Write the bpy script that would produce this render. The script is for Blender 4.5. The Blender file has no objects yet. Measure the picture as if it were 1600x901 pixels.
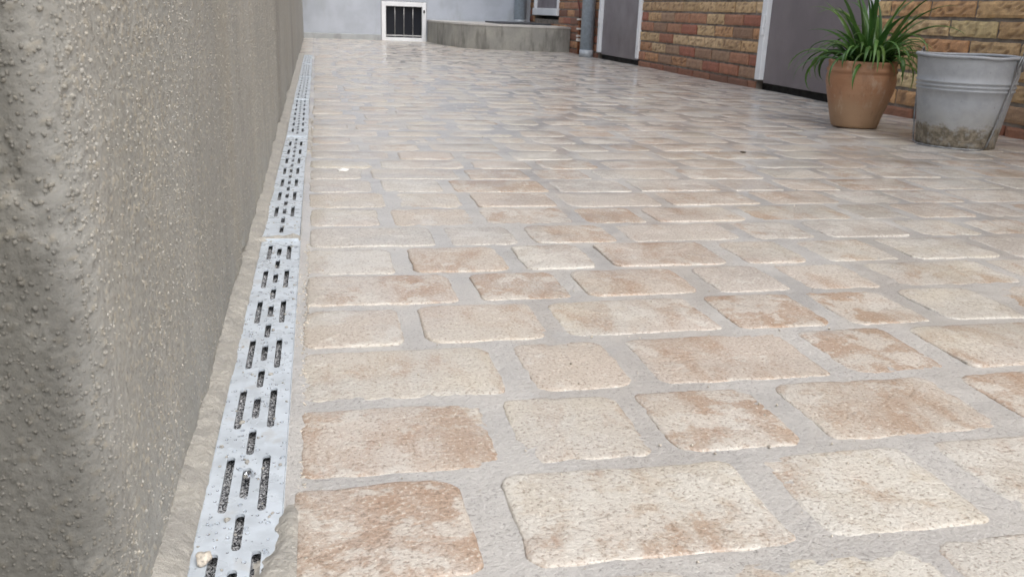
import bpy, bmesh, math, random
import numpy as np
from mathutils import Vector, Matrix
random.seed(7); rng = np.random.default_rng(7)
scn = bpy.context.scene
col = scn.collection
R = math.radians

# ---------------------------------------------------------------- camera
CAM_H = 0.315
FPX, YAW, PITCH, ROLL = 1359.35, 0.222933, 0.308384, 0.038235
_f = Vector((math.sin(YAW)*math.cos(PITCH), math.cos(YAW)*math.cos(PITCH), -math.sin(PITCH)))
_r0 = Vector((math.cos(YAW), -math.sin(YAW), 0)); _u0 = _r0.cross(_f)
_r = math.cos(ROLL)*_r0 + math.sin(ROLL)*_u0
_u = -math.sin(ROLL)*_r0 + math.cos(ROLL)*_u0
cam_d = bpy.data.cameras.new('camera'); cam = bpy.data.objects.new('camera', cam_d); col.objects.link(cam)
cam.matrix_world = Matrix(((_r.x, _u.x, -_f.x, 0), (_r.y, _u.y, -_f.y, 0), (_r.z, _u.z, -_f.z, CAM_H), (0, 0, 0, 1)))
cam_d.sensor_width = 36; cam_d.lens = FPX/1600*36; cam_d.clip_start = 0.01; cam_d.clip_end = 500
cam_d.dof.use_dof = True; cam_d.dof.focus_distance = 0.85; cam_d.dof.aperture_fstop = 28
scn.camera = cam

# ---------------------------------------------------------------- sky, sun, exposure
SUN_EL, SUN_AZ = 54, 158            # overcast: a broad soft sun; azimuth from +Y towards +X
world = bpy.data.worlds.new('World'); scn.world = world; world.use_nodes = True
wn = world.node_tree; bg = wn.nodes['Background']
sky = wn.nodes.new('ShaderNodeTexSky'); sky.sky_type = 'NISHITA'; sky.sun_disc = False
sky.sun_elevation = R(SUN_EL); sky.sun_rotation = R(SUN_AZ); sky.air_density = 1.0; sky.dust_density = 4.0
hs = wn.nodes.new('ShaderNodeHueSaturation'); hs.inputs['Saturation'].default_value = 0.42   # cloud cover: nearly white sky
wn.links.new(sky.outputs[0], hs.inputs['Color']); wn.links.new(hs.outputs[0], bg.inputs['Color'])
bg.inputs['Strength'].default_value = 0.15
sd = bpy.data.lights.new('sun', 'SUN'); sun = bpy.data.objects.new('sun', sd); col.objects.link(sun)
sd.energy = 0.65; sd.angle = R(60); sd.color = (1.0, 0.985, 0.96)
sun.rotation_euler = Vector((-math.sin(R(SUN_AZ))*math.cos(R(SUN_EL)), -math.cos(R(SUN_AZ))*math.cos(R(SUN_EL)), -math.sin(R(SUN_EL)))).to_track_quat('-Z', 'Y').to_euler()
vs = scn.view_settings; vs.view_transform = 'Standard'; vs.look = 'None'; vs.gamma = 1; vs.use_curve_mapping = False
vs.exposure = 1.06

# ---------------------------------------------------------------- helpers
def tag(o, label=None, cat=None, group=None, kind=None):
    for k, v in (('label', label), ('category', cat), ('group', group), ('kind', kind)):
        if v: o[k] = v
    return o
def empty(name, loc=(0, 0, 0)):
    o = bpy.data.objects.new(name, None); col.objects.link(o); o.location = loc; o.empty_display_size = .05
    return o
def mobj(name, verts, faces, mat, parent=None, smooth=False, attrs=None, loc=None):
    me = bpy.data.meshes.new(name)
    me.from_pydata([tuple(v) for v in verts] if not isinstance(verts, np.ndarray) else verts.tolist(), [], faces if not isinstance(faces, np.ndarray) else faces.tolist())
    if attrs:
        for k, arr in attrs.items():
            a = me.attributes.new(k, 'FLOAT_COLOR', 'POINT')
            arr = np.asarray(arr, dtype=np.float32)
            if arr.ndim == 1: arr = np.tile(arr, (len(me.vertices), 1))
            if arr.shape[1] == 3: arr = np.c_[arr, np.ones(len(arr), dtype=np.float32)]
            a.data.foreach_set('color', arr.ravel())
    if smooth: me.polygons.foreach_set('use_smooth', [True]*len(me.polygons))
    me.update()
    if mat: me.materials.append(mat)
    o = bpy.data.objects.new(name, me); col.objects.link(o)
    if parent:
        o.parent = parent; o.matrix_parent_inverse = Matrix.Translation(-parent.matrix_basis.translation) if False else Matrix()
        if parent.location.length > 0: o.location = -Vector(parent.location) if loc is None else Vector(loc)
    return o
def bm_obj(name, bm, mat, parent=None, smooth=False):
    me = bpy.data.meshes.new(name); bmesh.ops.recalc_face_normals(bm, faces=bm.faces); bm.to_mesh(me); bm.free()
    if smooth:
        me.polygons.foreach_set('use_smooth', [True]*len(me.polygons))
    if mat: me.materials.append(mat)
    o = bpy.data.objects.new(name, me); col.objects.link(o)
    if parent:
        o.parent = parent
        p, off = parent, Vector((0, 0, 0))
        while p: off += Vector(p.location); p = p.parent
        o.location = -off
    return o
def add_box(bm, x0, x1, y0, y1, z0, z1, bev=0.0, seg=2):
    vs_ = [bm.verts.new(c) for c in ((x0,y0,z0),(x1,y0,z0),(x1,y1,z0),(x0,y1,z0),(x0,y0,z1),(x1,y0,z1),(x1,y1,z1),(x0,y1,z1))]
    fs = [bm.faces.new([vs_[i] for i in f]) for f in ((3,2,1,0),(4,5,6,7),(0,1,5,4),(1,2,6,5),(2,3,7,6),(3,0,4,7))]
    if bev:
        es = list({e for f in fs for e in f.edges})
        bmesh.ops.bevel(bm, geom=es, offset=bev, segments=seg, affect='EDGES', profile=.5)
def box(name, x0, x1, y0, y1, z0, z1, mat, parent=None, bev=0.003):
    bm = bmesh.new(); add_box(bm, x0, x1, y0, y1, z0, z1, bev); return bm_obj(name, bm, mat, parent)
def tube(bm, pts, rad, n=10, caps=True):
    pts = [Vector(p) for p in pts]; rings = []
    for i, p in enumerate(pts):
        t = (pts[min(i+1, len(pts)-1)] - pts[max(i-1, 0)]).normalized()
        a = Vector((0, 0, 1)) if abs(t.z) < .9 else Vector((1, 0, 0))
        u = t.cross(a).normalized(); v = t.cross(u)
        r = rad[i] if isinstance(rad, (list, tuple)) else rad
        rings.append([bm.verts.new(p + r*(math.cos(2*math.pi*k/n)*u + math.sin(2*math.pi*k/n)*v)) for k in range(n)])
    for a, b in zip(rings, rings[1:]):
        for k in range(n): bm.faces.new((a[k], a[(k+1) % n], b[(k+1) % n], b[k]))
    if caps: bm.faces.new(rings[0]); bm.faces.new(rings[-1])
def lathe(bm, prof, n, cx, cy, wob=None):
    rings = []
    for r, z in prof:
        rings.append([bm.verts.new((cx + (r + (wob(2*math.pi*k/n, z) if wob else 0))*math.cos(2*math.pi*k/n), cy + (r + (wob(2*math.pi*k/n, z) if wob else 0))*math.sin(2*math.pi*k/n), z)) for k in range(n)])
    for a, b in zip(rings, rings[1:]):
        for k in range(n): bm.faces.new((a[k], a[(k+1) % n], b[(k+1) % n], b[k]))
    return rings
# numpy value noise --------------------------------------------------------
_T = rng.random((64, 64, 64)).astype(np.float32)
def vnoise(x, y, z=0.0):
    x, y, z = np.broadcast_arrays(np.asarray(x, float), np.asarray(y, float), np.asarray(z, float))
    xi, yi, zi = np.floor(x).astype(int), np.floor(y).astype(int), np.floor(z).astype(int)
    fx, fy, fz = x-xi, y-yi, z-zi
    fx = fx*fx*(3-2*fx); fy = fy*fy*(3-2*fy); fz = fz*fz*(3-2*fz); o = 0
    for a in (0, 1):
        for b in (0, 1):
            for c in (0, 1):
                o = o + _T[(xi+a) % 64, (yi+b) % 64, (zi+c) % 64]*(fx if a else 1-fx)*(fy if b else 1-fy)*(fz if c else 1-fz)
    return o*2-1
def fbm(x, y, z=0.0, o=3):
    s, a = 0, 1.0
    for i in range(o): s = s + a*vnoise(x*2**i+i*7.3, y*2**i+i*3.1, z*2**i+i*1.7 if not np.isscalar(z) else z+i*5.2); a *= .5
    return s/1.75
_C = rng.random((64, 64, 3))
def cells(x, y):
    """nearest-feature distance and cell random of a 2-D Worley pattern (unit cells)"""
    xi, yi = np.floor(x).astype(int), np.floor(y).astype(int)
    best = np.full(x.shape, 9.0); rnd = np.zeros(x.shape)
    for a in (-1, 0, 1):
        for b in (-1, 0, 1):
            c = _C[(xi+a) % 64, (yi+b) % 64]
            d = np.hypot(xi+a+c[..., 0]-x, yi+b+c[..., 1]-y)
            m = d < best; best = np.where(m, d, best); rnd = np.where(m, c[..., 2], rnd)
    return best, rnd
def grid_faces(nu, nv):
    i = np.arange(nu-1)[:, None]*nv + np.arange(nv-1)[None]
    return np.stack([i, i+nv, i+nv+1, i+1], -1).reshape(-1, 4)

# ---------------------------------------------------------------- materials
class NT:
    def __init__(s, name):
        s.m = bpy.data.materials.new(name); s.m.use_nodes = True; s.t = s.m.node_tree; s.b = s.t.nodes['Principled BSDF']
    def n(s, typ, **kw):
        nd = s.t.nodes.new('ShaderNode'+typ)
        for k, v in kw.items():
            if k.startswith('_'): setattr(nd, k[1:], v)
        return nd
    def link(s, o, i): s.t.links.new(o, i)
    def val(s, inp, v):
        if hasattr(v, 'is_linked') or isinstance(v, bpy.types.NodeSocket): s.link(v, inp)
        elif isinstance(v, (tuple, list)) and len(v) == 3 and inp.type == 'RGBA': inp.default_value = (*v, 1)
        else: inp.default_value = v
    def pos(s, scale=(1, 1, 1), off=None, obj=False):
        src = s.n('TexCoord').outputs['Object'] if obj else s.n('NewGeometry').outputs['Position']
        if off is not None:
            a = s.n('VectorMath', _operation='ADD'); s.link(src, a.inputs[0]); s.link(off, a.inputs[1]); src = a.outputs[0]
        if scale != (1, 1, 1):
            a = s.n('VectorMath', _operation='MULTIPLY'); s.link(src, a.inputs[0]); a.inputs[1].default_value = scale; src = a.outputs[0]
        return src
    def noise(s, vec, scale, detail=2, rough=.5, dist=0):
        nd = s.n('TexNoise'); s.link(vec, nd.inputs['Vector']); nd.inputs['Scale'].default_value = scale; nd.inputs['Detail'].default_value = detail
        nd.inputs['Roughness'].default_value = rough; nd.inputs['Distortion'].default_value = dist; return nd.outputs['Fac']
    def voro(s, vec, scale, feature='F1', out='Distance'):
        nd = s.n('TexVoronoi', _feature=feature); s.link(vec, nd.inputs['Vector']); nd.inputs['Scale'].default_value = scale; return nd.outputs[out]
    def ramp(s, f, a, b, lo=0.0, hi=1.0):
        nd = s.n('MapRange', _interpolation_type='SMOOTHSTEP'); s.val(nd.inputs[0], f)
        for i, v in enumerate((a, b, lo, hi)): nd.inputs[i+1].default_value = v
        return nd.outputs[0]
    def mix(s, f, a, b, mode='MIX'):
        nd = s.n('Mix', _data_type='RGBA', _blend_type=mode); s.val(nd.inputs[0], f); s.val(nd.inputs[6], a); s.val(nd.inputs[7], b); return nd.outputs[2]
    def math(s, op, a, b=0.0):
        nd = s.n('Math', _operation=op); s.val(nd.inputs[0], a); s.val(nd.inputs[1], b); return nd.outputs[0]
    def attr(s, name):
        nd = s.n('Attribute'); nd.attribute_name = name; sp = s.n('SeparateColor'); s.link(nd.outputs['Color'], sp.inputs[0]); return nd, sp.outputs
    def bump(s, h, strength, dist, prev=None):
        nd = s.n('Bump'); s.link(h, nd.inputs['Height']); nd.inputs['Strength'].default_value = strength; nd.inputs['Distance'].default_value = dist
        if prev is not None: s.link(prev, nd.inputs['Normal'])
        return nd.outputs[0]
    def out(s, color=None, rough=None, normal=None, **kw):
        if color is not None: s.val(s.b.inputs['Base Color'], color)
        if rough is not None: s.val(s.b.inputs['Roughness'], rough)
        if normal is not None: s.link(normal, s.b.inputs['Normal'])
        for k, v in kw.items(): s.val(s.b.inputs[k.replace('_', ' ')], v)
        return s.m

def m_paver():
    t = NT('tumbled_paver'); at, (ta, rn, li) = t.attr('tint')
    cx = t.n('CombineXYZ'); k = t.math('MULTIPLY', rn, 37.0); t.link(k, cx.inputs[0]); t.link(k, cx.inputs[1]); t.link(k, cx.inputs[2])
    P = t.pos(off=cx.outputs[0]); W = t.pos()
    Ps = t.n('VectorMath', _operation='MULTIPLY'); t.link(P, Ps.inputs[0]); Ps.inputs[1].default_value = (1, .45, 1)
    edge = t.noise(P, 420, 3, .7)
    bl = t.noise(Ps.outputs[0], 21, 3, .6, .5)
    bl = t.math('ADD', bl, t.math('MULTIPLY', t.math('SUBTRACT', edge, .5), .32))
    thr = t.math('SUBTRACT', .78, t.math('MULTIPLY', ta, .42))
    blf = t.ramp(t.math('SUBTRACT', bl, thr), -.14, .20)
    base = t.mix(t.ramp(t.noise(P, 9, 2), .35, .65), (.485, .45, .385), (.46, .44, .405))
    base = t.mix(t.ramp(t.noise(W, 3.0, 2), .4, .62), base, (.465, .415, .37))
    base = t.mix(t.ramp(rn, .35, .9, 0, .7), base, (.44, .38, .325))
    base = t.mix(t.ramp(t.math('FRACT', t.math('MULTIPLY', rn, 7.3)), .6, 1.0, 0, .6), base, (.42, .405, .385))
    c = t.mix(t.math('MULTIPLY', blf, .72), base, (.32, .21, .135))
    c = t.mix(t.math('MULTIPLY', t.ramp(t.noise(Ps.outputs[0], 55, 3, .7), .60, .74), t.math('MULTIPLY', ta, .7)), c, (.27, .155, .09))
    lim = t.ramp(t.math('ADD', t.noise(P, 26, 4, .65), t.math('MULTIPLY', li, .17)), .60, .70)
    c = t.mix(t.math('MULTIPLY', lim, .6), c, (.55, .535, .495))
    g1 = t.noise(W, 330, 3, .7); g3 = t.voro(W, 520)
    c = t.mix(t.ramp(g1, .34, .47, .62, 0), c, t.mix(.5, c, (.10, .065, .04), 'MULTIPLY'))
    c = t.mix(t.ramp(g1, .34, .45, .36, 0), c, (.20, .15, .105))
    c = t.mix(t.ramp(g1, .55, .70, 0, .65), c, (.66, .635, .575))
    g2 = t.noise(W, 140, 3, .7)
    c = t.mix(t.ramp(g2, .28, .40, .45, 0), c, (.22, .165, .12))
    h = t.math('ADD', t.math('MULTIPLY', g1, .9), t.math('MULTIPLY', g2, .8))
    wet = t.ramp(t.noise(W, 7, 3), .4, .62)
    n = t.bump(h, .8, .0020)
    t.out(c, t.math('SUBTRACT', .62, t.math('MULTIPLY', wet, .22)), n)
    t.val(t.b.inputs['Coat Weight'], t.math('ADD', .30, t.math('MULTIPLY', wet, .5))); t.b.inputs['Coat Roughness'].default_value = .15
    t.b.inputs['Coat IOR'].default_value = 1.33
    t.link(t.bump(g2, .16, .001), t.b.inputs['Coat Normal'])
    return t.m
def m_sand():
    t = NT('wet_joint_sand'); W = t.pos()
    c = t.mix(t.ramp(t.noise(W, 14, 3), .35, .65), (.455, .442, .422), (.405, .395, .382))
    g = t.noise(W, 330, 4, .75)
    rg = t.ramp(t.noise(W, 11, 3), .36, .6, .35, 1.0)
    c = t.mix(t.math('MULTIPLY', t.ramp(g, .33, .47, .7, 0), rg), c, (.16, .15, .14)); c = t.mix(t.math('MULTIPLY', t.ramp(g, .56, .72, 0, .55), rg), c, (.62, .61, .585))
    wet = t.ramp(t.noise(W, 5, 3), .38, .58)
    b = t.bump(t.math('ADD', g, t.noise(W, 130, 3)), .75, .0024)
    t.out(c, t.math('SUBTRACT', .6, t.math('MULTIPLY', wet, .25)), b)
    t.val(t.b.inputs['Coat Weight'], t.math('ADD', .3, t.math('MULTIPLY', wet, .6))); t.b.inputs['Coat Roughness'].default_value = .1; t.b.inputs['Coat IOR'].default_value = 1.33
    t.link(t.bump(t.noise(W, 110, 2), .12, .001), t.b.inputs['Coat Normal'])
    return t.m
def m_roughcast():
    t = NT('roughcast_render'); W = t.pos(); at, (gr, rd, _) = t.attr('grain')
    Z = t.pos((6, 6, 1.1))
    c = t.mix(t.ramp(t.noise(Z, 2.2, 4, .6), .32, .68), (.40, .40, .38), (.32, .325, .31))
    c = t.mix(t.ramp(t.noise(Z, 1.1, 3), .5, .68, 0, .6), c, (.41, .395, .35))
    tan = t.mix(rd, (.50, .46, .375), (.36, .31, .235))
    c = t.mix(t.math('MULTIPLY', gr, .8), c, tan)
    f = t.noise(W, 300, 4, .75)
    c = t.mix(t.ramp(f, .32, .48, .6, 0), c, (.14, .135, .12)); c = t.mix(t.ramp(f, .54, .70, 0, .45), c, (.50, .46, .38))
    # soaked, dirty plaster blotches, with shade of the free end painted into them
    _, (st, _a, _b) = t.attr('stain')  # real stains plus painted shade of the free end
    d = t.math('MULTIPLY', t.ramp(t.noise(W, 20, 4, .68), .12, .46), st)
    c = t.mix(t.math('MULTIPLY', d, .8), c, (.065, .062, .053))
    t.out(c, t.ramp(t.noise(W, 30, 2), .3, .7, .55, .8), t.bump(f, .6, .0012))
    return t.m
def m_mortar():
    t = NT('sandy_mortar'); W = t.pos()
    c = t.mix(t.ramp(t.noise(W, 40, 3), .35, .65), (.365, .35, .315), (.305, .295, .27))
    g = t.noise(W, 300, 4, .75)
    c = t.mix(t.ramp(g, .28, .44, .6, 0), c, (.16, .135, .10)); c = t.mix(t.ramp(g, .58, .75, 0, .5), c, (.62, .57, .48))
    t.out(c, .6, t.bump(t.math('ADD', g, t.noise(W, 150, 3)), .8, .0022)); return t.m
def m_zinc(name, base=(.62, .64, .66), rough=.42, metal=.75, dirt=.0):
    t = NT(name); W = t.pos()
    c = t.mix(t.ramp(t.noise(W, 45, 4, .6), .35, .65), base, tuple(v*.82 for v in base))
    c = t.mix(t.ramp(t.noise(W, 160, 3, .7), .6, .75, 0, .4), c, tuple(min(1, v*1.25) for v in base))
    if dirt: c = t.mix(t.ramp(t.noise(W, 30, 4, .65), .58, .68, 0, dirt), c, (.38, .34, .28))
    t.out(c, t.ramp(t.noise(W, 60, 3), .3, .7, rough-.1, rough+.12), t.bump(t.noise(W, 180, 3), .12, .001), Metallic=metal); return t.m
def m_silt():
    t = NT('dark_wet_silt'); W = t.pos(); v = t.noise(W, 750, 2, .6)
    c = t.mix(t.ramp(v, .43, .58), (.035, .036, .04), (.48, .49, .50))  # pale specks: gravel bits and wet glints painted into the colour
    t.out(c, .25, t.bump(t.noise(W, 400, 2), .8, .003)); return t.m
def m_brick(name='hand_moulded_brick'):
    t = NT(name); at, ch = t.attr('tint'); W = t.pos()
    c = at.outputs['Color']
    n1 = t.noise(W, 28, 4, .65); c = t.mix(t.ramp(n1, .35, .7, .35, 0), c, (.16, .085, .05))
    n2 = t.noise(W, 240, 3, .7); c = t.mix(t.ramp(n2, .3, .45, .5, 0), c, (.10, .065, .045)); c = t.mix(t.ramp(n2, .58, .75, 0, .25), c, (.62, .50, .32))
    _, (cr, _a, _b) = t.attr('crease'); c = t.mix(t.math('MULTIPLY', cr, .7), c, (.10, .06, .04))
    t.out(c, .78, t.bump(t.math('ADD', n2, n1), .5, .003)); return t.m
def m_plain(name, c, rough=.5, metal=0.0, var=.12, scale=20, bump=.0, stain=None, **kw):
    t = NT(name); W = t.pos()
    cc = t.mix(t.ramp(t.noise(W, scale, 4, .6), .35, .65), tuple(v*(1-var) for v in c), tuple(v*(1+var*.6) for v in c))
    if stain: cc = t.mix(t.ramp(t.noise(t.pos((2.2, 2.2, .7)), stain[1], 4, .65), .5, .68, 0, stain[2]), cc, stain[0])
    nrm = t.bump(t.noise(W, scale*12, 3), bump, .002) if bump else None
    t.out(cc, t.ramp(t.noise(W, scale*1.7, 3), .3, .7, max(.02, rough-.08), rough+.08), nrm, Metallic=metal, **kw); return t.m
def m_concrete(name, a, b, dark):
    t = NT(name); W = t.pos(); V = t.pos((3, 3, .8))
    c = t.mix(t.ramp(t.noise(W, 6, 4, .6), .35, .65), a, b); c = t.mix(t.ramp(t.noise(V, 3.2, 4, .65), .48, .66, 0, .75), c, dark)
    f = t.noise(W, 160, 3, .7); c = t.mix(t.ramp(f, .3, .45, .3, 0), c, dark)
    t.out(c, .72, t.bump(t.math('ADD', f, t.noise(W, 40, 3)), .35, .004)); return t.m
def m_bucket():
    t = NT('galvanised_bucket_zinc'); W = t.pos(); sp = t.n('SeparateXYZ'); t.link(W, sp.inputs[0])
    c = t.mix(t.ramp(t.noise(W, 16, 4, .6), .33, .67), (.37, .39, .415), (.30, .32, .345))
    c = t.mix(t.ramp(t.voro(W, 90, out='Color') if False else t.noise(W, 75, 2), .55, .7, 0, .3), c, (.40, .42, .45))
    c = t.mix(t.ramp(t.noise(W, 130, 4, .75), .62, .72, 0, .75), c, (.14, .135, .13))
    hgt = t.math('ADD', sp.outputs[2], t.math('MULTIPLY', t.math('SUBTRACT', t.noise(W, 26, 4, .7), .5), .075))
    mud = t.ramp(hgt, .052, .068, 1, 0); film = t.ramp(hgt, .05, .13, .45, 0)
    c = t.mix(film, c, (.30, .285, .24))
    mudc = t.mix(t.ramp(t.noise(W, 60, 4, .7), .4, .64), (.115, .095, .065), (.25, .215, .16))
    c = t.mix(t.math('MULTIPLY', mud, t.ramp(t.noise(W, 48, 4, .7), .3, .5, .35, .95)), c, mudc)
    t.out(c, t.mix(mud, (.6,)*3, (.85,)*3), t.bump(t.noise(W, 150, 3), .15, .002))
    t.val(t.b.inputs['Metallic'], t.math('SUBTRACT', .08, t.math('MULTIPLY', mud, .08))); return t.m
def m_terracotta():
    t = NT('terracotta'); W = t.pos(); B = t.pos((3, 3, 26))
    c = t.mix(t.ramp(t.noise(W, 9, 3), .35, .65), (.37, .20, .112), (.31, .155, .082))
    c = t.mix(t.ramp(t.noise(B, 2.0, 3), .45, .7, 0, .4), c, (.40, .23, .135))
    sp = t.n('SeparateXYZ'); t.link(W, sp.inputs[0])
    lime = t.ramp(t.math('ADD', sp.outputs[2], t.math('MULTIPLY', t.math('SUBTRACT', t.noise(W, 12, 4), .5), .12)), .05, .12, .55, 0)
    c = t.mix(lime, c, (.37, .265, .165))
    c = t.mix(t.ramp(t.noise(W, 120, 3, .7), .62, .74, 0, .5), c, (.2, .09, .045))
    c = t.mix(t.ramp(t.noise(t.pos((1, 1, .5)), 24, 5, .7), .54, .68, 0, .55), c, (.46, .36, .27)); c = t.mix(t.ramp(t.noise(t.pos((1, 1, .35)), 15, 5, .7), .58, .7, 0, .45), c, (.16, .10, .06))
    t.out(c, .62, t.bump(t.noise(B, 5, 3), .2, .003)); return t.m
def m_leaf():
    t = NT('strap_leaf_green'); at, (a, b, _) = t.attr('tint'); W = t.pos()
    c = t.mix(a, (.028, .092, .016), (.105, .215, .05)); c = t.mix(t.math('MULTIPLY', b, .6), c, (.16, .19, .06))
    c = t.mix(t.ramp(t.noise(W, 120, 2), .45, .65, 0, .3), c, (.03, .09, .02))
    t.out(c, .36, None, Subsurface_Weight=0.0); t.b.inputs['Transmission Weight'].default_value = 0
    tr = t.n('BsdfTranslucent'); t.link(c, tr.inputs['Color']); mx = t.n('MixShader'); mx.inputs[0].default_value = .22
    o = t.t.nodes['Material Output']; t.link(t.b.outputs[0], mx.inputs[1]); t.link(tr.outputs[0], mx.inputs[2]); t.link(mx.outputs[0], o.inputs[0]); return t.m
def m_glass(name, c, rough=.05):
    t = NT(name); t.out(c, rough); t.b.inputs['Specular IOR Level'].default_value = .2; return t.m
def m_water():
    t = NT('water_drop'); t.out((.95, .97, 1), .02); t.b.inputs['Transmission Weight'].default_value = 1; t.b.inputs['IOR'].default_value = 1.33; return t.m

M = dict(paver=m_paver(), sand=m_sand(), rough=m_roughcast(), mortar=m_mortar(), grate=m_zinc('galvanised_grate', (.57, .63, .69), .34, .2, .25),
    silt=m_silt(), brick=m_brick(), channel=m_plain('channel_polymer', (.10, .10, .10), .5),
    brickjoint=m_plain('brick_mortar', (.23, .20, .17), .85, var=.3, scale=30, bump=.4),
    plaster=m_plain('blue_grey_plaster', (.41, .445, .50), .7, var=.09, scale=5, bump=.15, stain=((.31, .33, .345), 2.0, .7)),
    plinth=m_plain('grey_plinth_paint', (.36, .38, .39), .7, var=.12, scale=9, bump=.2, stain=((.20, .205, .20), 3.0, .6)),
    white=m_plain('white_frame_paint', (.76, .78, .80), .35, var=.05, scale=8),
    door=m_plain('grey_door_panel', (.165, .143, .153), .38, var=.10, scale=5, stain=((.20, .18, .18), 1.6, .4)),
    black=m_plain('flat_black', (.012, .012, .012), .7), glass=m_glass('dark_window_glass', (.014, .016, .022), .12),
    steel=m_plain('grey_steel_bar', (.42, .42, .42), .4, .6), pipe=m_zinc('weathered_zinc_pipe', (.40, .475, .55), .45, .2),
    collar=m_plain('pipe_shoe_grey', (.36, .39, .42), .5, .2), copper=m_plain('rusty_thin_pipe', (.22, .085, .035), .55, .3, var=.4, scale=60),
    cable=m_plain('red_brown_cable', (.13, .03, .02), .5), clip=m_plain('white_plastic_clip', (.7, .68, .64), .45),
    step=m_concrete('step_concrete', (.36, .35, .31), (.28, .275, .25), (.13, .125, .11)), steptop=m_concrete('step_screed', (.55, .53, .50), (.48, .465, .44), (.33, .31, .28)),
    mat=m_plain('dark_grey_mat', (.05, .055, .062), .6), terra=m_terracotta(), soil=m_plain('potting_soil', (.03, .022, .015), .9, var=.5, scale=90, bump=.8), leaf=m_leaf(),
    bucket=m_bucket(), wire=m_plain('handle_wire', (.30, .31, .32), .45, .7, var=.3, scale=60), water=m_water(), ground=m_plain('bare_earth', (.16, .14, .11), .9, scale=2),
    petal=m_plain('white_petal', (.78, .78, .76), .5), bits=m_plain('dark_plant_scrap', (.06, .045, .03), .7), silicone=m_plain('pebble_grit', (.46, .42, .36), .6, var=.4, scale=300), roof=m_plain('coping_concrete', (.33, .32, .30), .8))

# ---------------------------------------------------------------- layout constants
WX = 2.07                                   # face of the brick wall
YR = 8.80                                   # face of the rear wall
DX0, DX1 = -.081, -.031                     # drain grate edges
def wall_x(y): return -.0985 - .0028*np.clip((np.asarray(y, float)-1.0), 0, 9)
def hz(x, y):                               # lie of the paving
    x = np.asarray(x, float); y = np.asarray(y, float)
    return .0035*vnoise(x*1.7+5, y*1.3+9)*np.clip(y-.7, 0, 1) + .0016*vnoise(x*5.1+2, y*4.3+4)*np.clip(y-.9, 0, 1)
SLAB = [(1.05, YR+.05), (1.055, 8.62), (1.075, 8.3), (1.11, 8.0), (1.165, 7.78), (1.25, 7.58), (1.36, 7.44), (1.5, 7.345), (1.66, 7.29), (1.84, 7.265), (2.0, 7.27), (WX-.004, 7.285), (WX-.004, YR+.05)]

# ---------------------------------------------------------------- ground
g = mobj('ground', [(-40, -40, -.12), (40, -40, -.12), (40, 60, -.12), (-40, 60, -.12)], [(0, 1, 2, 3)], M['ground']); tag(g, kind='structure')

# paving bed: the joint sand between the pavers
ys = [-.6]
while ys[-1] < YR+.1:
    y = ys[-1]; ys.append(y + (.05 if y < .3 else .006 if y < 1.5 else min(.05, .006+(y-1.5)*.012)))
xa = np.concatenate([np.arange(-.031, 1.0, .006), np.arange(1.0, WX+.02, .012)]); xb = np.arange(-.17, -.0311, .006)
def sand_sheet(xs, ys_):
    X, Y = np.meshgrid(xs, ys_, indexing='ij')
    Z = hz(X, Y) - .0013 + .0008*np.clip((Y-1.3)/1.2, 0, 1) + .0008*fbm(X*35, Y*35, .5) + .0007*vnoise(X*9, Y*9, 3.3) + .0006*vnoise(X*160, Y*160, 1.5)
    return X, Y, Z
X, Y, Z = sand_sheet(xa, np.array(ys))
Z = np.where(X < -.024, Z + .0015, Z)
v1 = np.stack([X, Y, Z], -1).reshape(-1, 3); f1 = grid_faces(*X.shape)
yb = np.array([y for y in ys if y > 5.82]); X2, Y2, Z2 = sand_sheet(xb, yb)
v2 = np.stack([X2, Y2, Z2], -1).reshape(-1, 3); f2 = grid_faces(*X2.shape) + len(v1)
paving = mobj('courtyard_paving', np.concatenate([v1, v2]), np.concatenate([f1, f2]), M['sand'], smooth=True)
tag(paving, kind='structure')

# pavers ------------------------------------------------------------------
J = [.175, .298, .421, .544, .668, .795, .919, 1.036, 1.163, 1.281, 1.402]
while J[-1] < YR: J.append(J[-1] + .122 + random.uniform(-.003, .003))
KNOWN = {2: [-.03, .085, .105, .20, .222, .338, .358, .50], 3: [-.024, .088, .116, .292, .314, .438, .465, .60], 4: [-.021, .125, .142, .243, .26, .368, .392, .555, .584, .69],
 5: [-.024, .154, .179, .272, .295, .467, .489, .593, .619, .79], 6: [-.022, .077, .098, .226, .243, .416, .435, .547, .57, .671, .693, .799],
 7: [-.02, .15, .176, .284, .304, .445, .47, .566, .592, .693, .722, .903], 8: [-.021, .088, .111, .234, .256, .352, .376, .54, .566, .66, .69, .803, .826, .973],
 9: [-.018, .155, .177, .275, .299, .424, .446, .622, .644, .747, .767, .915], 10: [-.018, .086, .106, .233, .252, .393, .413, .512, .532, .69]}
KNOWN[2] = [-.03, .06, .08, .21, .232, .363, .374, .50]
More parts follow.
